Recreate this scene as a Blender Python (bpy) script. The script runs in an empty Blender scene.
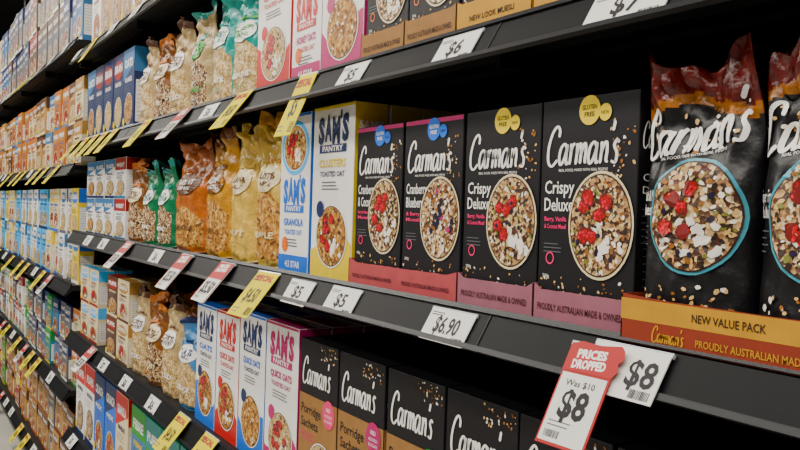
import bpy, bmesh, math, random
from mathutils import Vector, Matrix, Euler
CZ=1.35
def lin(c):
    return tuple((x/12.92 if x<=.04045 else ((x+.055)/1.055)**2.4) for x in c)
def hx(s,sat=1.25):
    s=s.lstrip('#'); c=lin([int(s[i:i+2],16)/255 for i in (0,2,4)])
    L=.3*c[0]+.55*c[1]+.15*c[2]
    return tuple(max(0,min(1,L+(x-L)*sat)) for x in c)
_M={}
def M(name,col,rough=.45,var=.06,scale=40,bump=0,metal=0,bscale=60,emit=0,coat=0,spec=.5):
    if name in _M: return _M[name]
    m=bpy.data.materials.new(name); m.use_nodes=True
    nt=m.node_tree; b=nt.nodes['Principled BSDF']
    c=hx(col)
    tc=nt.nodes.new('ShaderNodeTexCoord')
    n=nt.nodes.new('ShaderNodeTexNoise'); n.inputs['Scale'].default_value=scale
    nt.links.new(tc.outputs['Object'],n.inputs['Vector'])
    r=nt.nodes.new('ShaderNodeValToRGB')
    r.color_ramp.elements[0].position=.3; r.color_ramp.elements[1].position=.7
    r.color_ramp.elements[0].color=tuple(x*(1-var) for x in c)+(1,)
    r.color_ramp.elements[1].color=tuple(min(1,x*(1+var)) for x in c)+(1,)
    nt.links.new(n.outputs['Fac'],r.inputs['Fac']); nt.links.new(r.outputs['Color'],b.inputs['Base Color'])
    b.inputs['Roughness'].default_value=rough; b.inputs['Metallic'].default_value=metal
    b.inputs['Specular IOR Level'].default_value=spec
    if coat: b.inputs['Coat Weight'].default_value=coat; b.inputs['Coat Roughness'].default_value=.15
    if emit:
        b.inputs['Emission Color'].default_value=c+(1,); b.inputs['Emission Strength'].default_value=emit
    if bump:
        n2=nt.nodes.new('ShaderNodeTexNoise'); n2.inputs['Scale'].default_value=bscale; n2.inputs['Detail'].default_value=3
        nt.links.new(tc.outputs['Object'],n2.inputs['Vector'])
        bp=nt.nodes.new('ShaderNodeBump'); bp.inputs['Strength'].default_value=bump; bp.inputs['Distance'].default_value=.01
        nt.links.new(n2.outputs['Fac'],bp.inputs['Height']); nt.links.new(bp.outputs['Normal'],b.inputs['Normal'])
    _M[name]=m; return m
def cells(name,cols,scale=160,rough=.55,bump=.3):
    if name in _M: return _M[name]
    m=bpy.data.materials.new(name); m.use_nodes=True
    nt=m.node_tree; b=nt.nodes['Principled BSDF']
    tc=nt.nodes.new('ShaderNodeTexCoord'); v=nt.nodes.new('ShaderNodeTexVoronoi'); v.inputs['Scale'].default_value=scale
    nt.links.new(tc.outputs['Object'],v.inputs['Vector'])
    sp=nt.nodes.new('ShaderNodeSeparateColor'); nt.links.new(v.outputs['Color'],sp.inputs['Color'])
    r=nt.nodes.new('ShaderNodeValToRGB'); cr=r.color_ramp; cr.interpolation='CONSTANT'
    while len(cr.elements)<len(cols): cr.elements.new(.5)
    for i,c in enumerate(cols):
        cr.elements[i].position=i/len(cols); cr.elements[i].color=hx(c,1.0)+(1,)
    nt.links.new(sp.outputs[0],r.inputs['Fac']); nt.links.new(r.outputs['Color'],b.inputs['Base Color'])
    b.inputs['Roughness'].default_value=rough
    bp=nt.nodes.new('ShaderNodeBump'); bp.inputs['Strength'].default_value=bump; bp.inputs['Distance'].default_value=.003
    nt.links.new(v.outputs['Distance'],bp.inputs['Height']); nt.links.new(bp.outputs['Normal'],b.inputs['Normal'])
    _M[name]=m; return m
BLK=M('carton_black','#0c0a0f',.55,.1,spec=.35); WHT=M('print_white','#eceae6',.5,.02)
PINK=M('print_pink','#d84a74',.5); RED=M('print_red','#b80606',.5); YEL=M('print_yellow','#dcc400',.5)
NAVY=M('print_navy','#0f2250',.5); BLUE=M('print_blue','#1668c4',.5); LBLUE=M('print_light_blue','#5fb0e6',.5)
GRN=M('print_green','#2b8a36',.5); MAG=M('print_magenta','#a81e64',.5); PUR=M('print_mauve','#98507c',.6)
ORG=M('print_orange','#d8780c',.5); CREAM=M('print_cream','#dccfae',.5); KRAFT=M('kraft_card','#8e6a44',.75,.1)
TAN=M('print_tan','#ab8450',.5); BROWN=M('print_brown','#54341f',.5); TEAL=M('print_teal','#1c7c7a',.5)
GREY=M('print_grey','#5b5b60',.5); RASP=M('raspberry','#a80f26',.4,.4,400); RASPL=M('raspberry_light','#d23a4c',.4); RASPD=M('raspberry_dark','#6c0a18',.5)
OAT=M('oat','#cfae7c',.6,.15,200); OAT2=M('oat_toasted','#8c5c2c',.6,.15,200); SEED=M('seed_dark','#2a160b',.5); YOG=M('yoghurt','#ece6de',.5)
BLUEB=M('blueberry','#1c1830',.4); PUMP=M('pumpkin_seed','#6f7038',.5)
SALM=M('tray_salmon','#a04a4e',.7,.08); MAUV=M('tray_mauve','#8c5c68',.7,.08); GOLD=M('tray_gold','#b58a20',.65,.08); RUST=M('tray_rust','#7c3222',.65,.08)
TTXT=M('tray_text','#3f0f20',.7); DTXT=M('dark_text','#2c140a',.7); DRED=M('dull_red','#8e2a20',.5); DORG=M('dull_orange','#b06c2c',.5); SKY=M('dull_blue','#3f6c98',.5)
MUES=cells('muesli_mix',['#b08a54','#5c3a1c','#d4b888','#2c170b','#b8905a','#94683a','#e6d8b8','#54201a','#7a5430','#3a2412','#c8a878'],240)
MUES2=cells('granola_mix',['#c08a30','#94601e','#d0a450','#a86e20','#6a4012','#b87c28'],150)
OATMIX=cells('porridge_mix',['#c8ac70','#b08c50','#d8c494','#9a7640','#bf9c60'],220)

_T={}
def textmesh(s,bold=0.0):
    k=(s,bold)
    if k in _T: return _T[k]
    cu=bpy.data.curves.new('t','FONT'); cu.body=s; cu.offset=bold; cu.resolution_u=2; cu.fill_mode='BOTH'
    o=bpy.data.objects.new('t',cu); bpy.context.collection.objects.link(o)
    dg=bpy.context.evaluated_depsgraph_get(); dg.update()
    me=o.evaluated_get(dg).to_mesh()
    vs=[(v.co.x,v.co.y) for v in me.vertices]; fs=[tuple(p.vertices) for p in me.polygons]
    o.evaluated_get(dg).to_mesh_clear()
    bpy.data.objects.remove(o); bpy.data.curves.remove(cu)
    xs=[v[0] for v in vs] or [0,1]
    r=(vs,fs,min(xs),max(xs)); _T[k]=r; return r
def catmull(P,n=5):
    out=[]
    Q=[P[0]]+list(P)+[P[-1]]
    for i in range(1,len(Q)-2):
        p0,p1,p2,p3=Q[i-1],Q[i],Q[i+1],Q[i+2]
        for j in range(n):
            t=j/n
            out.append(tuple(.5*((2*p1[k])+(-p0[k]+p2[k])*t+(2*p0[k]-5*p1[k]+4*p2[k]-p3[k])*t*t+(-p0[k]+3*p1[k]-3*p2[k]+p3[k])*t**3) for k in (0,1)))
    out.append(P[-1]); return out
A_=[[(.80,.80),(.55,1.0),(.2,.8),(.08,.35),(.25,.0),(.55,.18),(.78,.6),(.86,.98)],[(.86,.98),(.8,.35),(.9,.02),(1.08,.12)]]
N_=[[(.1,1.0),(.15,.6),(.1,-.02)],[(.13,.45),(.34,.86),(.58,.95),(.68,.6),(.66,.12),(.86,.06)]]
GL=[(0,[[(1.08,1.35),(1.1,1.68),(.78,1.88),(.32,1.55),(0.02,.85),(.1,.18),(.55,-.06),(1.1,.25)]]),
 (1.2,A_),(2.34,[[(.1,1.0),(.15,.6),(.1,-.02)],[(.13,.55),(.26,.86),(.5,1.0)]]),
 (2.98,[[(.1,1.0),(.15,.6),(.1,-.02)],[(.13,.45),(.3,.86),(.48,.95),(.57,.6),(.54,.0)],[(.57,.45),(.76,.86),(.94,.95),(1.04,.6),(1.02,.12),(1.18,.08)]]),
 (4.24,A_),(5.42,N_),(6.40,[[(.22,1.9),(.1,1.45)]]),(6.52,[[(.66,.9),(.42,1.02),(.22,.78),(.52,.42),(.44,.02),(.02,.08)]])]
class MB:
    def __init__(s): s.v=[];s.f=[];s.m=[];s.mats=[];s.sm=[]
    def mi(s,mat):
        if mat not in s.mats: s.mats.append(mat)
        return s.mats.index(mat)
    def add(s,vs,fs,mat,sm=False):
        o=len(s.v); s.v+= [tuple(v) for v in vs]; i=s.mi(mat)
        for f in fs: s.f.append(tuple(a+o for a in f)); s.m.append(i); s.sm.append(sm)
    def box(s,x0,x1,y0,y1,z0,z1,mat,bev=0):
        bm=bmesh.new(); bmesh.ops.create_cube(bm,size=1)
        for v in bm.verts: v.co=Vector((x0+(v.co.x+.5)*(x1-x0),y0+(v.co.y+.5)*(y1-y0),z0+(v.co.z+.5)*(z1-z0)))
        if bev: bmesh.ops.bevel(bm,geom=bm.edges[:],offset=bev,segments=2,affect='EDGES',profile=.5)
        bm.verts.index_update()
        s.add([v.co.copy() for v in bm.verts],[[v.index for v in f.verts] for f in bm.faces],mat); bm.free()
    def prism(s,prof,x0,x1,mat):
        n=len(prof); vs=[(x0,p[0],p[1]) for p in prof]+[(x1,p[0],p[1]) for p in prof]
        fs=[(i,(i+1)%n,n+(i+1)%n,n+i) for i in range(n)]+[tuple(range(n)),tuple(range(2*n-1,n-1,-1))]
        s.add(vs,fs,mat)
    def poly(s,pts,mat,L,pj): s.add([pj(x,z,L) for x,z in pts],[tuple(range(len(pts)))],mat)
    def rect(s,x0,x1,z0,z1,mat,L,pj,nx=1,nz=1):
        vs=[];fs=[]
        for j in range(nz+1):
            for i in range(nx+1): vs.append(pj(x0+(x1-x0)*i/nx,z0+(z1-z0)*j/nz,L))
        for j in range(nz):
            for i in range(nx):
                a=j*(nx+1)+i; fs.append((a,a+1,a+nx+2,a+nx+1))
        s.add(vs,fs,mat)
    def disc(s,cx,cz,rx,rz,mat,L,pj,seg=28,rings=3,r0=0):
        vs=[];fs=[]
        for k in range(rings+1):
            t=r0+(1-r0)*k/rings
            for i in range(seg):
                a=2*math.pi*i/seg; vs.append(pj(cx+rx*t*math.cos(a),cz+rz*t*math.sin(a),L))
        for k in range(rings):
            for i in range(seg):
                j=(i+1)%seg
                if k==0 and r0==0: fs.append((i,seg+i,seg+j)); continue
                fs.append((k*seg+i,(k+1)*seg+i,(k+1)*seg+j,k*seg+j))
        s.add(vs,fs,mat)
    def blob(s,cx,cz,r,mat,L,pj,rng,n=8,asp=1,rot=None,irr=.2):
        ro=rng.uniform(0,6.28) if rot is None else rot
        pts=[]
        for i in range(n):
            a=2*math.pi*i/n; q=r*(1+rng.uniform(-irr,irr)); x=q*math.cos(a); z=q*math.sin(a)*asp
            pts.append((cx+x*math.cos(ro)-z*math.sin(ro),cz+x*math.sin(ro)+z*math.cos(ro)))
        s.poly(pts,mat,L,pj)
    def text(s,t,x,z,h,mat,L,pj,w=None,bold=.0,al='L',sh=0,rot=0):
        vs,fs,a,b=textmesh(t,bold); k=h/.7; kx=k
        if w: kx=w/(b-a)
        W=(b-a)*kx; ox={'L':0,'C':-W/2,'R':-W}[al]
        P=[]
        for vx,vz in vs:
            px=(vx-a)*kx+ox+sh*vz*k; pz=vz*k
            if rot: px,pz=px*math.cos(rot)-pz*math.sin(rot),px*math.sin(rot)+pz*math.cos(rot)
            P.append(pj(x+px,z+pz,L))
        s.add(P,fs,mat)
    def script(s,x,z,sx,sy,mat,L,pj,lw=.11,slope=0):
        sx=sx*.97
        for ox,strokes in GL:
            for st in strokes:
                C=catmull(st,5); n=len(C); vs=[];fs=[]
                C=[((ox+p[0]+.14*p[1])*sx,p[1]*sy+slope*(ox+p[0])*sx) for p in C]
                for i,p in enumerate(C):
                    q0=C[max(0,i-1)];q1=C[min(n-1,i+1)]
                    dx,dz=q1[0]-q0[0],q1[1]-q0[1]; l=math.hypot(dx,dz) or 1
                    wv=lw*sx*(.65+.45*abs(dz)/l)*(.5 if i in(0,n-1) else 1)
                    nx,nz=-dz/l*wv,dx/l*wv
                    vs+= [pj(x+p[0]+nx,z+p[1]+nz,L),pj(x+p[0]-nx,z+p[1]-nz,L)]
                for i in range(n-1): fs.append((2*i,2*i+1,2*i+3,2*i+2))
                s.add(vs,fs,mat)
    def lines(s,x,z,w,n,dz,mat,L,pj,rng,th=.0012):
        for i in range(n):
            s.rect(x,x+w*rng.uniform(.7,1),z-i*dz,z-i*dz+th,mat,L,pj)
    def bowl(s,cx,cz,rx,rz,rim,L,pj,seed,mix=None,berries=True,n=70,big=1):
        rng=random.Random(seed)
        s.disc(cx,cz,rx,rz,rim,L,pj,36,5)
        s.disc(cx,cz,rx*.95,rz*.95,SEED,L+1,pj,36,5)
        s.disc(cx,cz,rx*.92,rz*.92,mix or MUES,L+2,pj,36,5)
        def rp(m):
            a=rng.uniform(0,6.28); q=math.sqrt(rng.random())*m; return cx+rx*q*math.cos(a),cz+rz*q*math.sin(a)
        for i in range(n):
            x,z=rp(.87); s.blob(x,z,rng.uniform(.0016,.0040)*rx/.05,rng.choice([OAT,OAT,OAT2,SEED,SEED,YOG,PUMP] if berries else [OAT,OAT2,YOG]),L+3+i*.02*70/max(n,70),pj,rng,7,rng.uniform(.45,.9))
        if berries:
            for i in range(14):
                x,z=cx+rx*rng.gauss(.2,.22),cz-rz*rng.gauss(.38,.16); s.blob(x,z,rx*rng.uniform(.06,.15),YOG,L+4.6+i*.02,pj,rng,9,.7,irr=.35)
            pos=[(-.42,.3),(-.12,.22),(.12,.5),(-.5,-.12),(-.2,-.28),(-.3,.52),(.38,.1)]
            for i,(ax,az) in enumerate(pos[:rng.choice([5,6,7])]):
                x=cx+rx*(ax+rng.uniform(-.1,.1)); z=cz+rz*(az+rng.uniform(-.1,.1)); r=rx*rng.uniform(.15,.2)*big
                s.blob(x,z,r*1.06,RASPD,L+4.9+i*.14,pj,rng,11,.85,irr=.14)
                ro=rng.uniform(0,3)
                for k in range(11):
                    a=k*2.4+ro; q=r*.78*math.sqrt((k+.3)/11)
                    s.blob(x+q*math.cos(a),z+q*math.sin(a)*.9,r*.23,RASP if k%3 else RASPL,L+4.97+i*.14,pj,rng,7,irr=.1)
            for i in range(5):
                x,z=rp(.75); s.blob(x,z,rx*.06,BLUEB,L+5.9,pj,rng,8,irr=.05)
    def mesh(s,name):
        me=bpy.data.meshes.new(name); me.from_pydata(s.v,[],s.f); 
        for m in s.mats: me.materials.append(m)
        me.polygons.foreach_set('material_index',s.m); me.polygons.foreach_set('use_smooth',s.sm)
        me.update(); return me
def place(me,name,x,y,z,rot=(0,0,0),sc=None):
    o=bpy.data.objects.new(name,me); bpy.context.collection.objects.link(o)
    o.location=(x,y,z+CZ); o.rotation_euler=rot
    if sc: o.scale=sc
    return o
ST=.00022
def pjF(x,z,L): return (x,-ST*(L+1),z)
def pjR(w): return lambda x,z,L:(w+ST*(L+1),x,z)
def carton(mb,w,h,d,mat,top=None):
    mb.box(0,w,0,d,0,h,mat,.0012)
    t=lambda x,y,L:(x,y,h+ST*(L+1))
    mb.rect(.001,w-.001,.001,d*.62,top or mat,1,t); mb.rect(w*.35,w*.65,d*.55,d*.7,top or mat,2,t)
# ---------- muesli carton (black)
def muesli_box(seed,accent,badge,l1,l2,flav,w=.148,h=.258,d=.062,edge=None):
    rng=random.Random(seed); mb=MB(); carton(mb,w,h,d,BLK,edge)
    if edge: mb.rect(.001,w-.001,h-.007,h-.001,edge,0,pjF)
    mb.script(.010,h-.075,.0160*w/.15,.0235,WHT,2,pjF,.125)
    mb.text('REAL FOOD, MADE WITH REAL PEOPLE',.03,h-.083,.003,WHT,1,pjF,w=.075)
    mb.disc(w*.52,h-.016,.016,.0165,badge,3,pjF,20,1)
    bt=BLK if badge is YEL else WHT
    mb.text('GLUTEN',w*.52,h-.015,.005,bt,4,pjF,w=.022,al='C',bold=.02); mb.text('FREE',w*.52,h-.023,.005,bt,4,pjF,w=.015,al='C',bold=.02)
    mb.disc(w*.68,h-.02,.009,.0095,badge,3.5,pjF,16,1); mb.text('NEW',w*.68,h-.022,.004,BLK,5,pjF,w=.011,al='C')
    mb.text(l1,.008,h-.108,.015,WHT,2,pjF,w=.048 if len(l1)<8 else .056,bold=.012)
    mb.text(l2,.008,h-.128,.015,WHT,2,pjF,w=.047 if len(l2)<8 else .05,bold=.012)
    for i,t in enumerate(flav): mb.text(t,.009,h-.140-i*.0085,.0052,accent,2,pjF,w=.036,bold=.02)
    mb.lines(.009,h-.167,.032,3,.0045,GREY,2,pjF,rng,.0012)
    mb.text('500g',.009,.052,.004,WHT,2,pjF)
    mb.disc(.02,.075,.007,.0075,accent,2,pjF,14,1,r0=.75)
    mb.bowl(w-.049,h-.143,.0475,.0595,CREAM,5,pjF,seed,n=170,berries=seed!=12,big=1.15)
    if seed==12:
        for i in range(16):
            a=rng.uniform(0,6.28); q=rng.uniform(0,.7); mb.blob(w-.049+.0475*q*math.cos(a),h-.143+.0595*q*math.sin(a),.0045,rng.choice([BLUEB,BLUEB,MAG]),11+i*.05,pjF,rng,9,irr=.1)
    for i in range(60):
        z=h-rng.uniform(.028,.09) if i%2 else rng.uniform(.03,.055)
        if i%2: x=rng.uniform(w*.74,w-.004)
        else: x=rng.uniform(.004,w-.01)
        mb.blob(x,z,rng.uniform(.0010,.0026),rng.choice([OAT,OAT,OAT2,OAT2,YOG]),2,pjF,rng,6,.7)
    s=pjR(w); 
    mb.script(.006,h-.06,.0068,.0145,WHT,2,s,.14)
    mb.text(l1,.008,h-.095,.008,WHT,2,s,w=d*.7); mb.text(l2,.008,h-.108,.008,WHT,2,s,w=d*.75)
    mb.lines(.008,h-.125,d*.7,6,.007,GREY,2,s,rng); mb.lines(.012,.1,d*.55,7,.008,GREY,2,s,rng)
    return mb.mesh('muesli_box')
def porridge_box(seed,accent,kraft=True,w=.148,h=.292,d=.075):
    rng=random.Random(seed); mb=MB(); carton(mb,w,h,d,BLK)
    if kraft:
        mb.rect(.0005,w-.0005,.001,h-.1,KRAFT,0,pjF); s=pjR(w); mb.rect(.001,d-.001,.001,h-.1,KRAFT,0,s)
        mb.script(.012,h-.08,.0155,.026,WHT,2,pjF,.13)
        mb.text('Porridge',.01,h-.135,.017,BLK,2,pjF,w=.078,bold=.012); mb.text('Sachets',.01,h-.16,.017,BLK,2,pjF,w=.068,bold=.012)
    else:
        mb.script(.012,h-.085,.0158,.028,WHT,2,pjF,.13)
        mb.text('Gluten Free',.01,h-.135,.014,WHT,2,pjF,w=.08,bold=.01); mb.text('Porridge',.01,h-.16,.014,WHT,2,pjF,w=.068,bold=.01)
    mb.disc(w-.03,h-.12,.023,.025,accent,4,pjF,22,1); mb.text('NO',w-.03,h-.115,.007,WHT,5,pjF,al='C',bold=.02); mb.text('ADDED',w-.03,h-.125,.005,WHT,5,pjF,al='C',w=.028); mb.text('SUGAR',w-.03,h-.134,.005,WHT,5,pjF,al='C',w=.028)
    for i,t in enumerate(['Apple, Sultana','& Cinnamon']): mb.text(t,.01,h-.174-i*.009,.0055,accent,2,pjF,w=.05,bold=.02)
    mb.bowl(w-.055,.065,.05,.05,WHT,5,pjF,seed,OATMIX,True,50)
    for i in range(30): mb.blob(rng.uniform(.08,w-.004),h-rng.uniform(.004,.03),rng.uniform(.0012,.0026),rng.choice([OAT,OAT2,YOG]),2,pjF,rng,6,.7)
    s=pjR(w); mb.script(.006,h-.07,.0085,.018,WHT,2,s,.13); mb.lines(.008,h-.12,d*.7,8,.008,DTXT,2,s,rng)
    return mb.mesh('porridge_box')
def pantry_box(seed,accent,photo_top=False,w=.15,h=.31,d=.065,brandc=None,l1='GRANOLA'):
    brandc=brandc or NAVY
    rng=random.Random(seed); mb=MB(); carton(mb,w,h,d,WHT,accent); s=pjR(w)
    mb.rect(.0008,d-.0008,.001,h-.001,accent,0,s)
    mb.rect(.0008,w-.0008,h-.006,h-.001,accent,1,pjF)
    zt=h-.02
    if photo_top:
        mb.disc(w*.5,h-.065,w*.47,.052,LBLUE,1,pjF,28,2); mb.bowl(w*.5,h-.065,w*.39,.044,WHT,2,pjF,seed,MUES2,True,40); zt=h-.125
    lw=w*.75/4.4; xx=w*.125
    for i,(ch,cw,dz) in enumerate((('S',1,0),('A',1.1,.004),('M',1.2,-.001),("'",.25,.004),('S',1,.002))):
        mb.text(ch,xx+lw*cw*.5,zt-.044+dz+(.018 if ch=="'" else 0),.042 if ch!="'" else .028,brandc,3,pjF,w=lw*cw*.9,al='C',bold=.06); xx+=lw*cw*.97
    mb.rect(w*.5-w*.33,w*.5+w*.33,zt-.063,zt-.049,brandc,3,pjF); mb.text('PANTRY',w*.5,zt-.0605,.0095,WHT,4,pjF,w=w*.5,al='C',bold=.02)
    z=zt-.088
    mb.text(l1,w*.5,z,.013,accent,3,pjF,w=w*.66,al='C',bold=.03)
    mb.text('TOASTED OAT',w*.5,z-.017,.009,brandc,3,pjF,w=w*.6,al='C',bold=.02); mb.lines(w*.25,z-.028,w*.5,3,.006,GREY,3,pjF,rng,.0018)
    if not photo_top:
        pts=[(.0008,.001)]+[(w-.0008,.001)]+[(w-.0008-(w-.0016)*i/14,.075+.025*math.sin(i/14*5+seed)) for i in range(15)]
        for i in range(14):
            a,b=pts[2+i],pts[3+i]; mb.poly([(a[0],.001),a,b,(b[0],.001)],accent,2,pjF)
        mb.bowl(w*.52,.078,w*.38,.056,WHT,5,pjF,seed,MUES2 if seed%2 else OATMIX,seed%3!=0,50)
        mb.disc(w*.24,.125,.014,.015,brandc,9,pjF,18,1)
    else:
        mb.rect(.0008,w-.0008,.001,.035,accent,2,pjF); mb.text('4.5 STAR',w*.5,.012,.012,WHT,3,pjF,w=w*.5,al='C',bold=.02)
        mb.disc(.03,.055,.014,.015,ORG,3,pjF,18,1)
    mb.text("SAM'S",d*.5,h-.045,.014,WHT,2,s,w=d*.75,al='C',bold=.04); mb.rect(.008,d-.008,.03,h*.55,WHT,1,s); mb.lines(.012,h*.52,d*.6,12,.009,GREY,2,s,rng)
    return mb.mesh('granola_box')
WORDS=['OATS','MUESLI','GRANOLA','WHEAT','BRAN','CRUNCH','FLAKES','PUFFS','FIBRE','MIX']
def gen_box(seed,base,ac,ac2,w=.15,h=.27,d=.06,bowl=True,name='cereal_box'):
    rng=random.Random(seed); mb=MB(); carton(mb,w,h,d,base,ac); s=pjR(w)
    t=rng.choice([0,1,2]); tc=WHT if base not in (WHT,CREAM,YEL) else ac
    k=h/.27
    if t==0: mb.rect(.0008,w-.0008,h*.7,h-.001,ac,1,pjF); tc=WHT
    elif t==1: mb.disc(w*.5,h*.8,w*.42,h*.12,ac,1,pjF,24,1); tc=WHT
    else: mb.poly([(.001,h*.62),(w-.001,h*.8),(w-.001,h-.001),(.001,h-.001)],ac,1,pjF); tc=WHT
    wd=rng.choice(WORDS)
    mb.text(wd,w*.5,h*.775,.026*k,tc,3,pjF,w=w*.72,al='C',bold=.04)
    mb.text(rng.choice(WORDS),w*.5,h*.6,.014*k,ac2,3,pjF,w=w*.6,al='C',bold=.03)
    mb.lines(w*.15,h*.55,w*.6,3,.009*k,GREY,3,pjF,rng,.002)
    if bowl: mb.bowl(w*.55,h*.27,w*.36,h*.19,WHT if base is not WHT else ac2,4,pjF,seed,rng.choice([MUES,MUES2,OATMIX]),rng.random()<.4,24)
    mb.rect(.0008,w-.0008,.001,h*.07,ac2,2,pjF); mb.disc(w*.18,h*.12,w*.1,h*.05,YEL,12,pjF,14,1)
    mb.rect(.001,d-.001,h*.7,h-.001,ac,1,s); mb.rect(.006,d-.006,h*.1,h*.6,WHT,1,s); mb.lines(.01,h*.57,d*.6,9,h*.05,GREY,2,s,rng)
    return mb.mesh(name)
# ---------- bags
def bag(seed,w,h,d,matf,art,name,crumple=.012,wk=1):
    rng=random.Random(seed); mb=MB(); ph=[rng.uniform(0,6.28) for _ in range(8)]
    def prof(t):
        if t<.08: return .8+.2*math.sin(t/.08*math.pi/2)
        if t<.5: return 1
        if t<.92:
            q=(t-.5)/.42; return .05+.95*(math.cos(q*math.pi)*.5+.5)
        return .05
    def wz(t): return w*(1-.05*math.sin(min(1,t*1.2)*math.pi)+(-.12*max(0,t-.7)/.3)+.02*math.sin(t*19+ph[6])*t)
    def sh(x,t): return crumple*(max(0,t-.6)/.4)**1.3*(math.sin(x/w*7+ph[0])+.5*math.sin(x/w*15+ph[1]+t*5)) 
    def wr(x,t):
        a=(.0012+.0075*max(0,t-.45)+.003*max(0,.15-t))*wk
        return a*(math.sin(x/w*22+t*9+ph[2])+.7*math.sin(t*42+x/w*11+ph[3])+.5*math.sin(x/w*37-t*31+ph[4]))
    def yf(x,z,sgn=-1):
        t=min(1,max(0,z/h)); W=wz(t); e=max(0,1-min(1,abs(2*x/W))**2.6)**.5
        return d/2+sgn*(prof(t)*d/2*e)+sgn*-1*wr(x,t)*e*1.0+sh(x,t)+ (-.012*math.sin(max(0,t-.7)/.3*1.5))
    def dzf(x,t,W): return (t**6)*.016*(math.sin(x/w*6+ph[5])+.4*math.sin(x/w*17+ph[7]))+ (max(0,.12-t)/.12)*.006*(2*x/W)**2
    nx,nz=40,80
    for sgn in(-1,1):
        vs=[]
        for j in range(nz+1):
            t=j/nz; W=wz(t)
            for i in range(nx+1):
                x=-W/2*math.cos(math.pi*i/nx); zz=t*h
                vs.append((x,yf(x,zz,sgn),zz+dzf(x,t,W)))
        o=len(mb.v); mb.v+=vs
        for j in range(nz):
            for i in range(nx):
                a=o+j*(nx+1)+i; m=matf((j+.5)/nz,-math.cos(math.pi*(i+.5)/nx),sgn)
                mb.f.append((a,a+1,a+nx+2,a+nx+1)); mb.m.append(mb.mi(m)); mb.sm.append(True)
        if sgn==-1: b0=o
        else:
            for i in range(nx): mb.f.append((b0+i,b0+i+1,o+i+1,o+i)); mb.m.append(mb.mi(matf(0,0,1))); mb.sm.append(False)
    def pj(x,z,L): 
        t=z/h; W=wz(min(1,max(0,t)))
        return (x,yf(x,z)-.0013-ST*2.3*(L+1),z+dzf(x,t,W))
    art(mb,pj,rng)
    return mb.mesh(name)
BAGBLK=M('bag_black_film','#0a090c',.4,.1,40,.15,0,70); BAGRED=M('bag_red_film','#5a1a12',.32,.5,60,.5,0,70,coat=.3); BAGGOLD=M('bag_gold_film','#946022',.32,.4,60,.5,0,70,coat=.3)
BAGTEAL=M('bowl_rim_teal','#4f8f9f',.3)
def black_bag(seed,l2,topm):
    w,h,d=.130,.284,.066
    def mf(t,x,s):
        q=.85+.045*math.sin(x*3.2+seed)
        return topm if t>q else (BAGGOLD if t>q-.04 else BAGBLK)
    def art(mb,pj,rng):
        mb.script(-.059,.184,.0158,.0255,WHT,2,pj,.135,.12)
        mb.text('REAL FOOD, MADE WITH REAL PEOPLE',-.035,.182,.003,WHT,1,pj,w=.07,rot=.11)
        mb.text(l2[0],-.060,.142,.011,WHT,2,pj,w=.026,bold=.012); mb.text(l2[1],-.060,.128,.011,WHT,2,pj,w=.022,bold=.012)
        mb.lines(-.059,.116,.016,4,.006,GREY,2,pj,rng)
        mb.bowl(.008,.128,.050,.056,BAGTEAL,4,pj,seed,MUES,True,200)
        for i in range(80):
            mb.blob(rng.uniform(-.05,.052),rng.uniform(.02,.062) if i%2 else rng.uniform(.19,.232),rng.uniform(.0014,.0034),rng.choice([OAT,OAT,OAT2,YOG]),1.5,pj,rng,6,.7)
        mb.text('1kg',.032,.03,.006,WHT,3,pj)
    return bag(seed,w,h,d,mf,art,'muesli_bag',.016,1.0)
def gen_bag(seed,body,win,ac,lab,w=.15,h=.29,d=.08,words=('GRANOLA','HONEY NUT'),wt=.42):
    def mf(t,x,s):
        if t>.93: return ac
        if s<0 and win and .05<t<wt+.1*math.cos(x*2) and abs(x)<.85: return win
        return body
    def art(mb,pj,rng):
        mb.disc(0,h*.6,w*.34,h*.095,lab,2,pj,24,3); 
        tc=WHT if lab not in (WHT,CREAM,YEL) else ac
        if tc is lab or lab is CREAM: tc=BROWN
        mb.text(words[0],0,h*.595,.013,tc,5,pj,w=w*.5,al='C',bold=.03); mb.text(words[1],0,h*.55,.009,tc,5,pj,w=w*.4,al='C',bold=.02)
        mb.rect(-w*.3,w*.3,h*.71,h*.74,ac,2,pj,6,1)
        mb.text(words[1],0,h*.2,.012,lab,3,pj,w=w*.55,al='C',bold=.03)
        mb.lines(-w*.25,h*.15,w*.5,2,.008,ac,3,pj,rng,.002)
    return bag(seed,w,h,d,mf,art,'granola_bag',.016,1.3)
F_GOLD=M('film_gold','#b8882c',.28,.25,30,.5,coat=.4); F_ORG=M('film_orange','#ac6420',.28,.25,30,.5,coat=.4); F_CREAM=M('film_cream','#ceb068',.28,.15,30,.5,coat=.4)
F_GRN=M('film_green','#1f6c48',.32,.1,30,.4,coat=.3); F_BRN=M('film_brown','#70461f',.32,.2,30,.4,coat=.3); F_TEAL=M('film_teal','#2a8f86',.3,.1,30,.4,coat=.3); F_BEI=M('film_beige','#b09a74',.35,.15,30,.4); F_BLU=M('film_blue','#4a7fae',.3,.1,30,.4,coat=.3)
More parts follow.
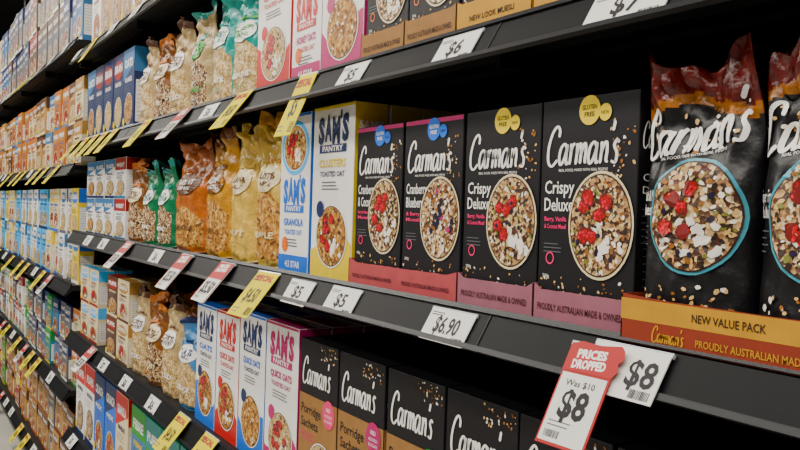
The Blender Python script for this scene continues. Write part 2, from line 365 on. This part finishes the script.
# ---------- display tray
def tray(w,d,h,mat,texts,mat2=None,dip=0):
    mb=MB(); t=.0015
    mb.box(0,w,0,d,0,t,mat); mb.box(0,t,0,d,t,h,mat); mb.box(w-t,w,0,d,t,h,mat); mb.box(0,w,d-t,d,t,h,mat)
    n=24; rng=random.Random(int(w*1000)); top=[]
    for i in range(n+1):
        u=i/n; e=min(u,1-u)
        top.append(h-(0 if e<.02 else dip)*min(1,(e-.02)/.05 if e>.02 else 0)+rng.uniform(-.0004,.0004))
    for i in range(n):
        x0,x1=w*i/n,w*(i+1)/n
        vs=[(x0,0,0),(x1,0,0),(x1,0,top[i+1]),(x0,0,top[i]),(x0,t,0),(x1,t,0),(x1,t,top[i+1]),(x0,t,top[i])]
        mb.add(vs,[(0,1,2,3),(4,5,6,7),(3,2,6,7)],mat)
    if mat2: mb.rect(0,w,h*.5,h-dip-.001,mat2,0,pjF,8,1)
    for (s,x,z,hh,ww,m) in texts:
        if s=='@': mb.script(x,z,hh,hh*1.6,m,2,pjF,.14)
        else: mb.text(s,x,z,hh,m,2,pjF,w=ww,bold=.015)
    return mb.mesh('display_tray')
# ---------- price tags (origin top centre)
HOLD=M('tag_holder_plastic','#b9bcc0',.25,.02,coat=.5); TAGW=M('tag_paper','#deded9',.6,.02); TAGY=M('tag_yellow_paper','#d6c800',.7,.03,spec=.2); TRED=M('tag_red_ink','#a00202',.6,.03)
def tag(kind,price,w=.09,h=.045,px=0):
    mb=MB(); rng=random.Random(len(price)+ord(price[-1])+int(h*1000))
    base={'w':TAGW,'y':TAGY,'r':TAGW,'R':TRED}[kind]
    mb.box(-w/2,w/2,-.0008,.0008,-h,0,base,.0003)
    def pj(x,z,L): return (x,-.0009-ST*(L+1)*.7,z)
    if kind in('w','y'):
        big=kind=='y'
        mb.text(price,px,-h*.72 if kind=='w' else -h*.68,h*.5 if not big else h*.3,BLK,2,pj,al='C',bold=.02,w=w*(.55 if len(price)>2 else .36))
        mb.lines(-w*.45,-h*.14,w*.35,2,h*.07,BLK,1,pj,rng,h*.025)
        for i in range(14): mb.rect(w*.2+i*w*.018,w*.2+i*w*.018+w*.009*rng.uniform(.5,1.5),-h*.95,-h*.78,BLK,1,pj)
        mb.lines(-w*.45,-h*.85,w*.4,2,h*.07,GREY,1,pj,rng,h*.02)
        if big:
            mb.text('SPECIAL',0,-h*.2,h*.12,TRED,2,pj,al='C',w=w*.8,bold=.04)
    else:
        if kind=='r':
            mb.rect(-w/2,w/2,-h*.42,0,TRED,1,pj); zb=-h*.42
            mb.rect(-w/2,-w*.46,-h,0,TRED,1,pj); mb.rect(w*.46,w*.5,-h,0,TRED,1,pj)
        else:
            mb.poly([(-w*.46,-h*.30),(-w*.46,-h*.97),(w*.46,-h*.97),(w*.46,-h*.30)],TAGW,1,pj); zb=-h*.31
            pts=[(-w*.5,-h*.02),(-w*.3,h*.025),(w*.1,h*.01),(w*.5,h*.04),(w*.58,h*.0),(w*.62,-h*.08),(w*.54,-h*.13),(w*.59,-h*.2),(w*.5,-h*.28),(-w*.5,-h*.28)]
            mb.poly(pts,TRED,2,pj)
        mb.text('PRICES',0,-h*.13,h*.08,WHT,3,pj,al='C',w=w*.6,bold=.05,rot=.06); mb.text('DROPPED',0,-h*.235,h*.08,WHT,3,pj,al='C',w=w*.68,bold=.05,rot=.06)
        if h>.108: mb.text('Was $10',-w*.02,zb-h*.11,h*.06,BLK,3,pj,al='C',w=w*.6,bold=.01)
        mb.text(price,0,-h*.72 if h>.108 else -h*.78,h*.26 if h>.108 else h*.28,BLK,3,pj,al='C',w=w*.55 if len(price)<4 else w*.7,bold=.03)
        mb.lines(-w*.38,-h*.78,w*.5,2,h*.04,GREY,2,pj,rng,h*.012)
        for i in range(16): mb.rect(-w*.38+i*w*.02,-w*.38+i*w*.02+w*.01*rng.uniform(.5,1.5),-h*.93,-h*.86,BLK,2,pj)
    mb.box(-w/2-.001,w/2+.001,-.0007,.0035,-.003,.002,HOLD)
    return mb.mesh('price_tag')
# ---------- shelving
SH=M('shelf_steel','#0b0c0e',.55,.15,20,spec=.3); RAIL=M('ticket_rail','#08090b',.5,.2,15,spec=.15); RAILL=M('rail_lip','#121418',.35,.1,15,spec=.3); BACK=M('back_panel_steel','#08090a',.6,.1,10,spec=.3)
levels_near=[.592,.234,-.126,-.533,-.93,-1.23]; levels_far=[.66,.147,-.348,-.78,-1.23]
XN0,XN1,XF0=-3.47,1.0,-7.9
def shelf(x0,x1,zs):
    mb=MB()
    mb.box(x0,x1,-.016,.42,-.022,0,SH)
    P=lambda a,n:(-.016-.517*a-.856*n,.003-.856*a+.517*n)
    mb.prism([P(0,0),P(0,.003),P(.053,.003),P(.053,0)],x0,x1,RAIL)
    mb.prism([P(-.003,0),P(-.003,.0065),P(.004,.0065),P(.004,0)],x0,x1,RAILL)
    mb.prism([P(.048,0),P(.048,.0065),P(.055,.0065),P(.055,0)],x0,x1,RAILL)
    mb.prism([(-.016,-.022),(-.016,-.001),P(.049,0),P(.053,-.003)],x0,x1,SH)
    for y in (.03,.1,.17,.24,.31,.38): mb.box(x0,x1,y,y+.008,-.030,-.022,SH)
    x=x0+.01
    while x<x1:
        mb.box(x,min(x1,x+.006),-.01,.42,-.05,-.022,SH); mb.box(x,min(x1,x+.006),.2,.42,-.085,-.05,SH); x+=.89
    x=x0+.9
    while x<x1:
        mb.prism([P(0,.0031),P(0,.0042),P(.052,.0042),P(.052,.0031)],x,x+.002,BLK); x+=.9
    place(mb.mesh('gondola_shelf'),'gondola_shelf',0,0,zs)
for z in levels_near: shelf(XN0,XN1,z)
for z in levels_far: shelf(XF0,XN0-.004,z)
mb=MB(); mb.box(XF0,XN1,.425,.44,.02,2.15,BACK)
x=XF0
while x<XN1:
    mb.box(x-.02,x+.02,.422,.46,.0,2.2,SH); x+=.89
place(mb.mesh('shelving_back'),'gondola_frame',0,0,-CZ)
# ---------- designs
D1=muesli_box(11,PINK,BLUE,'Cranberry','& Coconut',['Berry & Almond','Muesli'],w=.140,edge=MAG)
D2=muesli_box(12,PINK,BLUE,'Cranberry,','Blueberry',['& Berry','Muesli'],w=.144,edge=MAG)
D3=muesli_box(13,PINK,YEL,'Crispy','Deluxe',['Berry, Vanilla','& Coconut Muesli'],w=.146)
D4=muesli_box(14,PINK,YEL,'Crispy','Deluxe',['Berry, Vanilla','& Coconut Muesli'],w=.146)
D5=muesli_box(15,ORG,YEL,'Crunchy','Clusters',['Honey Roasted','Nut'],w=.148)
rj=random.Random(77)
def put(me,name,x0,z,d,n=1):
    for k in range(n): place(me,name,x0,k*(d+.005)+rj.uniform(0,.002),z,(0,0,rj.uniform(-.006,.006)))
ZM=-.126; ZU=.234; ZL=-.533
for me,x in ((D1,-1.160),(D2,-1.012)): put(me,'muesli_box',x,ZM+.002,.062,4)
put(D3,'muesli_box',-.862,ZM+.002,.062,4); put(D4,'muesli_box',-.712,ZM+.002,.062,4)
PTX='PROUDLY AUSTRALIAN MADE & OWNED'
place(tray(.302,.30,.046,SALM,[(PTX,.015,.016,.006,.12,TTXT),(PTX,.165,.016,.006,.12,TTXT)],None,.006),'display_tray',-1.167,-.005,ZM)
place(tray(.151,.30,.046,MAUV,[(PTX,.01,.017,.0075,.13,TTXT)],None,.006),'display_tray',-.8645,-.005,ZM)
place(tray(.150,.30,.046,MAUV,[(PTX,.008,.017,.0075,.13,TTXT)],None,.006),'display_tray',-.713,-.005,ZM)
place(tray(.72,.32,.05,RUST,[('NEW VALUE PACK',.085,.0315,.0075,.075,DTXT),('@',.04,.007,.0052,0,GOLD),(PTX,.09,.009,.0068,.145,GOLD),('NEW VALUE PACK',.40,.0315,.0075,.075,DTXT),('@',.35,.007,.0052,0,GOLD),(PTX,.42,.009,.0068,.145,GOLD)],GOLD,.003),'display_tray',-.562,-.022,ZM)
BA=black_bag(21,('Fruit & Nut','Muesli'),BAGRED); BB=black_bag(22,('Super Fruit','& Nut Muesli'),BAGRED)
for i,(me,x) in enumerate(((BA,-.496),(BB,-.370),(BA,-.235),(BB,-.10),(BA,.04))):
    for k in range(3): place(me,'muesli_bag',x,-.014+k*.080,ZM+.002,(0,0,(.03,-.03,.05,0,.02)[i]*(1 if k==0 else -1)))
SY=pantry_box(31,YEL,False,w=.152,h=.308,l1='CLUSTERS'); SB=pantry_box(32,BLUE,True,w=.132,h=.305,brandc=BLUE,l1='GRANOLA')
put(SY,'granola_box',-1.325,ZM,.065,4); put(SB,'granola_box',-1.466,ZM,.065,4)
G1=gen_bag(41,F_CREAM,MUES2,F_GOLD,CREAM,w=.15,h=.31,words=('CLUSTERS','MAPLE')); G2=gen_bag(42,F_CREAM,None,F_CREAM,CREAM,w=.15,h=.3,words=('GRANOLA','NUT'))
G3=gen_bag(43,F_ORG,MUES2,F_ORG,BROWN,w=.22,h=.30,d=.1,words=('HONEY NUT','GRANOLA'),wt=.3); G4=gen_bag(44,F_GOLD,MUES2,F_BRN,F_BRN,w=.19,h=.3,d=.09,words=('ALMOND','GRANOLA'),wt=.36)
G5=gen_bag(45,F_GRN,MUES,F_TEAL,WHT,w=.15,h=.24,words=('PALEO','MIX')); G6=gen_bag(46,F_TEAL,OATMIX,GRN,WHT,w=.16,h=.26,words=('SUPER','GRAINS'))
G7=gen_bag(47,F_BRN,MUES,DORG,CREAM,w=.16,h=.25,words=('MUESLI','FRUIT')); G8=gen_bag(48,F_BEI,OATMIX,BROWN,WHT,w=.16,h=.26,words=('OATS','ROLLED')); G9=gen_bag(49,F_BLU,OATMIX,NAVY,WHT,w=.16,h=.24,words=('OATS','QUICK'))
rb=random.Random(5)
def bags(me,x,z,d,n=2):
    for k in range(n): place(me,'granola_bag',x+(rb.uniform(-.004,.004)),k*(d+.01)+.002,z,(0,0,rb.uniform(-.08,.08)))
bags(G1,-1.55,ZM,.09,3); bags(G2,-1.70,ZM,.09,3); bags(G4,-1.87,ZM,.1,3); bags(G3,-2.09,ZM,.11,3)
bags(G5,-2.30,ZM,.09); bags(G5,-2.46,ZM,.09); bags(G7,-2.62,ZM,.09)
# upper row
CB=muesli_box(52,ORG,RED,'Muesli','Bars',['Apricot','Almond'],w=.126) 
for x in (-.42,-.57,-.725): put(D5,'muesli_box',x,ZU+.002,.062,3)
for x in (-.26,-.1): put(D4,'muesli_box',x,ZU+.002,.062,3)
put(D5,'muesli_box',-.882,ZU+.002,.062,3)
for x in (-1.012,-1.143): put(CB,'muesli_box',x,ZU+.002,.062,3)
for x in(-.884,-.73,-.574): place(tray(.152,.28,.05,GOLD,[('NEW LOOK MUESLI',.03,.02,.007,.09,DTXT)],None,.004),'display_tray',x,-.006,ZU)
place(tray(.42,.28,.05,MAUV,[(PTX,.02,.02,.009,.15,TTXT)],None,.004),'display_tray',-.416,-.006,ZU)
for x in(-1.015,-1.146): place(tray(.13,.28,.052,KRAFT,[(PTX,.01,.02,.008,.11,DTXT)],None,.004),'display_tray',x,-.006,ZU)
SM=pantry_box(33,MAG,False,w=.15,h=.29,brandc=MAG,l1='GRANOLA'); SM2=pantry_box(40,MAG,True,w=.122,h=.29,brandc=RED,l1='HONEY OATS'); SR=pantry_box(34,RED,False,w=.165,h=.3,brandc=RED,l1='GRANOLA'); SB2=pantry_box(35,BLUE,False,w=.14,h=.29,l1='OATS'); SR2=pantry_box(37,RED,False,w=.14,h=.29,brandc=RED,l1='QUICK OATS')
put(SM,'granola_box',-1.302,ZU,.065,3); put(SM2,'granola_box',-1.43,ZU,.065,3); put(SR,'granola_box',-1.605,ZU,.065,3)
bags(G6,-1.70,ZU,.09); bags(gen_bag(61,F_TEAL,OATMIX,F_TEAL,WHT,w=.15,h=.28,words=('PROTEIN','OATS')),-1.86,ZU,.09)
bags(gen_bag(62,F_BEI,MUES,F_TEAL,GRN,w=.15,h=.27,words=('BIRCHER','MUESLI')),-2.025,ZU,.09)
bags(G8,-2.20,ZU,.09);bags(G7,-2.365,ZU,.09);bags(G8,-2.53,ZU,.09)
# lower row
PK1=porridge_box(71,PINK); PK2=porridge_box(72,MAG); PK3=porridge_box(73,GRN); PB=porridge_box(74,GRN,False) 
put(PB,'porridge_box',-.58,ZL,.075,3); put(PB,'porridge_box',-.42,ZL,.075,2); put(PB,'porridge_box',-.735,ZL,.075,3); put(PB,'porridge_box',-.887,ZL,.075,3); put(PK3,'porridge_box',-1.04,ZL,.075,3); put(PK2,'porridge_box',-1.198,ZL,.075,3); put(PK1,'porridge_box',-1.352,ZL,.075,3)
SMl=pantry_box(38,MAG,False,w=.15,h=.305,brandc=MAG,l1='QUICK OATS'); SBl=pantry_box(39,BLUE,False,w=.14,h=.305,l1='QUICK OATS')
put(SMl,'granola_box',-1.51,ZL,.065,3); put(SBl,'granola_box',-1.66,ZL,.065,3); put(SR2,'granola_box',-1.805,ZL,.065,3); put(SB2,'granola_box',-1.95,ZL,.065,3)
bags(G9,-2.05,ZL,.09); bags(G8,-2.21,ZL,.09); bags(G7,-2.37,ZL,.09); bags(G8,-2.54,ZL,.09)
def fam(seed,pal,n,w,h,d=.06):
    r=random.Random(seed); return [gen_box(seed*10+i,*pal[i%len(pal)],w=w,h=h,d=d) for i in range(n)]
PB1=fam(1,[(NAVY,SKY,WHT),(SKY,NAVY,YEL),(NAVY,TEAL,CREAM),(NAVY,DRED,WHT),(GREY,NAVY,WHT)],5,.14,.27)
PB2=fam(2,[(WHT,SKY,NAVY),(CREAM,LBLUE,DRED),(WHT,DRED,SKY),(CREAM,TAN,BROWN)],6,.15,.138)
PB3=fam(3,[(WHT,BLUE,RED),(WHT,RED,NAVY),(LBLUE,BLUE,WHT),(CREAM,RED,NAVY),(BLUE,NAVY,WHT)],5,.16,.30)
PB4=fam(4,[(DRED,BROWN,YEL),(BROWN,DRED,CREAM),(CREAM,DRED,SKY),(TAN,DRED,WHT),(WHT,SKY,DRED),(GREY,NAVY,WHT)],6,.15,.27)
PB5=fam(5,[(GRN,TEAL,WHT),(SKY,GRN,YEL),(NAVY,BLUE,WHT),(GREY,GRN,WHT)],5,.16,.30)
PB6=fam(6,[(TAN,BROWN,CREAM),(CREAM,TAN,BROWN),(CREAM,DRED,BROWN),(BROWN,DRED,CREAM)],4,.15,.138)
def fill(fams,x0,x1,w,z,tiers=1,h=0,n=2,seed=0,y=0):
    r=random.Random(seed); x=x1-w; me=r.choice(fams)
    while x>=x0-.001:
        if r.random()<.75: me=r.choice(fams)
        for t in range(tiers):
            for k in range(n): place(me,'cereal_box',x,y+k*.064+r.uniform(0,.003),z+t*(h+.0005))
        x-=w+.006
fill(PB1,-3.45,-2.63,.14,ZU,seed=1); fill(PB2,-3.45,-2.71,.15,ZM,2,.138,seed=2); fill(PB6,-3.05,-2.63,.15,ZL,2,.138,seed=3); fill(PB2,-3.45,-3.08,.15,ZL,2,.138,seed=13)
fill(PB3,-3.45,-2.6,.16,-.93,seed=4); fill(PB5,-2.6,-.9,.16,-.93,seed=5)
PB7=fam(7,[(GRN,TEAL,WHT),(SKY,GRN,YEL),(NAVY,BLUE,WHT)],3,.16,.24); fill(PB7,-3.45,-1.4,.16,-1.23,n=1,seed=6)
fill(PB4,-3.45,-.5,.15,.592,seed=7)
def farrow(fams,z,w,h,tiers,seed,x1=XN0-.02,x0=-7.8):
    r=random.Random(seed); vs=[];fs=[];mi=[];mats=[]
    x=x1-w; me=r.choice(fams)
    while x>x0:
        if r.random()<.75: me=r.choice(fams)
        for t in range(tiers):
            dy=r.uniform(0,.02)
            o=len(vs); mm=[]
            for m in me.materials:
                if m not in mats: mats.append(m)
                mm.append(mats.index(m))
            vs+=[(v.co.x+x,v.co.y+dy,v.co.z+t*(h+.001)) for v in me.vertices]
            for p in me.polygons: fs.append(tuple(a+o for a in p.vertices)); mi.append(mm[p.material_index])
        x-=w+.006
    me=bpy.data.meshes.new('row_of_cereal_boxes'); me.from_pydata(vs,[],fs)
    for m in mats: me.materials.append(m)
    me.polygons.foreach_set('material_index',mi); me.update()
    place(me,'row_of_cereal_boxes',0,0,z)
F1=fam(11,[(DRED,BROWN,YEL),(BROWN,DRED,WHT),(CREAM,DRED,SKY),(GREY,BROWN,WHT),(GREY,NAVY,WHT),(TAN,DRED,WHT),(SKY,NAVY,WHT)],7,.15,.25)
F2=fam(12,[(TAN,BROWN,CREAM),(CREAM,TAN,BROWN),(CREAM,DORG,DRED),(BROWN,TAN,WHT),(DORG,TAN,SKY),(CREAM,SKY,TAN)],6,.17,.185)
F3=fam(13,[(WHT,BLUE,YEL),(CREAM,YEL,BLUE),(LBLUE,SKY,NAVY),(YEL,BLUE,WHT),(WHT,SKY,GREY)],5,.15,.2)
F4=fam(14,[(WHT,DRED,TEAL),(TEAL,GRN,YEL),(CREAM,DORG,GRN),(SKY,NAVY,DRED),(GREY,NAVY,WHT),(WHT,GRN,NAVY)],6,.14,.16)
F5=fam(15,[(TAN,BROWN,DRED),(DRED,YEL,WHT),(GRN,BROWN,YEL),(GREY,BROWN,WHT)],5,.16,.17)
farrow(F1,.66,.15,.25,2,2); farrow(F2,.147,.17,.185,2,3); farrow(F3,-.348,.15,.2,2,4); farrow(F4,-.78,.14,.16,2,5); farrow(F5,-1.23,.16,.17,2,6)
# ---------- tags
TW={p:tag('w',p,.095,.046) for p in('$6.90','$5','$6','$4.50','$7')}
TY=tag('y','$4.50',.085,.105); TYL=tag('y','$5',.062,.125); TR=tag('r','$5.50',.085,.105)
def rt(me,x,zs,tilt=-31.1,drop=.009,out=.005,rz=0):
    a=drop; y=-.016-.517*a-.856*out; z=zs+.003-.856*a+.517*out
    place(me,'price_tag',x,y,z,(math.radians(tilt),0,math.radians(rz)))
rt(TW['$6.90'],-.840,ZM,drop=.010); rt(TW['$5'],-1.290,ZM,drop=.012); rt(TW['$5'],-1.131,ZM)
rt(tag('w','$8',.095,.054,px=.024),-.540,ZM,-33,.010,.007)
rt(tag('R','$8',.062,.110),-.576,ZM,-29,.020,.016,4)
rt(TY,-1.44,ZM,-40,.010,.008,5); rt(TR,-1.67,ZM,-40,.008,.008); rt(TR,-1.95,ZM,-40,.008,.008); rt(TR,-2.52,ZM,-43,.004,.008); rt(TW['$6'],-2.2,ZM); rt(TW['$6'],-2.85,ZM); rt(TW['$7'],-3.1,ZM)
rt(tag('w','$6',.085,.046),-.842,ZU); rt(tag('w','$7',.105,.046),-.555,ZU); rt(tag('w','$5',.08,.046),-1.12,ZU); rt(TYL,-1.295,ZU,-24,.004,.009,3); rt(TY,-1.60,ZU,-38,0,.008); rt(TR,-2.0,ZU,-40,0,.008); rt(TW['$6'],-1.8,ZU)
for x in(-2.35,-2.75,-2.9,-3.05,-3.2,-3.38): rt(TY,x,ZU,-38,0,.008)
rt(TW['$6'],-2.5,ZL); rt(TW['$6'],-2.2,ZL); rt(TY,-1.95,ZL,-40,0,.008); rt(TY,-1.75,ZL,-40,0,.008); rt(TR,-3.0,ZL,-43,0,.008); rt(TW['$7'],-2.8,ZL)
for x in(-1.5,-1.2,-.9,-.5): rt(TW['$5'],x,ZL)
rr=random.Random(9)
for i in range(9): rt(rr.choice([TY,TW['$5'],TR]),-3.3+i*.28,-.93,-40,0,.008)
for z in levels_far:
    x=-7.6
    while x<-3.6: 
        me=rr.choice([TY,TW['$5'],TR,TW['$6'],TY,TY]); rt(me,x,z,-38 if me in(TY,TR) else -31.1,0,.008); x+=rr.uniform(.2,.4)
for i in range(14): rt(rr.choice([TW['$5'],TW['$6'],TY]),-3.4+i*.3,.592,-31,0,.008)
# ---------- room
fl=M('floor_vinyl','#b9b6ae',.25,.05,3); ce=M('ceiling_dark','#131212',.8,.1,2); wa=M('wall_paint','#2a2827',.7,.05,2)
def slab(n,x0,x1,y0,y1,z0,z1,m):
    b=MB(); b.box(x0,x1,y0,y1,z0,z1,m); place(b.mesh(n),n,0,0,-CZ)
slab('floor',-18,5,-5,7,-.1,0,fl); slab('ceiling',-18,5,-5,7,3.9,4.0,ce); slab('wall_back',-18,5,7,7.1,0,3.9,wa); slab('wall_left',-18.1,-18,-5,7,0,3.9,wa)
LG=M('lamp_glow','#fff6e8',.5,.0,emit=6)
def strip(x,y):
    b=MB(); b.box(x-1.1,x+1.1,y-.09,y+.09,3.42,3.5,WHT,.01); b.box(x-1.05,x+1.05,y-.07,y+.07,3.405,3.42,LG,.004)
    b.box(x-.8,x-.79,y-.005,y+.005,3.5,3.9,GREY); b.box(x+.79,x+.8,y-.005,y+.005,3.5,3.9,GREY)
    place(b.mesh('strip_light'),'strip_light',0,0,-CZ)
for x in (-10,-7.4,-4.8,-2.2,.4): strip(x,-1.25)
b=MB(); PG=M('pendant_glow','#fff2dc',.5,0,emit=30)
for i in range(20):
    a=i*math.pi/10; c=(i+1)*math.pi/10
    b.add([(.11*math.cos(a),.11*math.sin(a),0),(.11*math.cos(c),.11*math.sin(c),0),(.07*math.cos(c),.07*math.sin(c),.12),(.07*math.cos(a),.07*math.sin(a),.12)],[(0,1,2,3)],WHT)
    b.add([(0,0,.005),(.1*math.cos(a),.1*math.sin(a),.005),(.1*math.cos(c),.1*math.sin(c),.005)],[(0,1,2)],PG)
b.box(-.006,.006,-.006,.006,.12,.8,GREY)
place(b.mesh('pendant_lamp'),'pendant_lamp',-9.0,.47,1.76)
def area(n,x,y,z,sx,sy,e,rx=0,col=(1,.94,.85)):
    l=bpy.data.lights.new(n,'AREA'); l.shape='RECTANGLE'; l.size=sx; l.size_y=sy; l.energy=e; l.color=col
    o=bpy.data.objects.new(n,l); bpy.context.collection.objects.link(o); o.location=(x,y,z); o.rotation_euler=(rx,0,0)
area('strip_light_tube',-3.4,-1.25,3.38,12,.25,235,math.radians(12))
area('aisle_light_tube',-3.4,-2.6,3.38,12,.25,170,math.radians(35))
w=bpy.data.worlds.new('World'); bpy.context.scene.world=w; w.use_nodes=True
w.node_tree.nodes['Background'].inputs[0].default_value=(.95,.92,.87,1); w.node_tree.nodes['Background'].inputs[1].default_value=.17
# ---------- camera
cd=bpy.data.cameras.new('camera'); cam=bpy.data.objects.new('camera',cd); bpy.context.collection.objects.link(cam)
cd.lens=36; cd.sensor_width=36; cd.clip_start=.02
a=math.atan2(800,510)
cam.matrix_world=Matrix.Translation((0,-.65,CZ))@Matrix.Rotation(a,4,'Z')@Matrix.Rotation(math.radians(90-1.0),4,'X')@Matrix.Rotation(math.radians(1.8),4,'Z')
bpy.context.scene.camera=cam
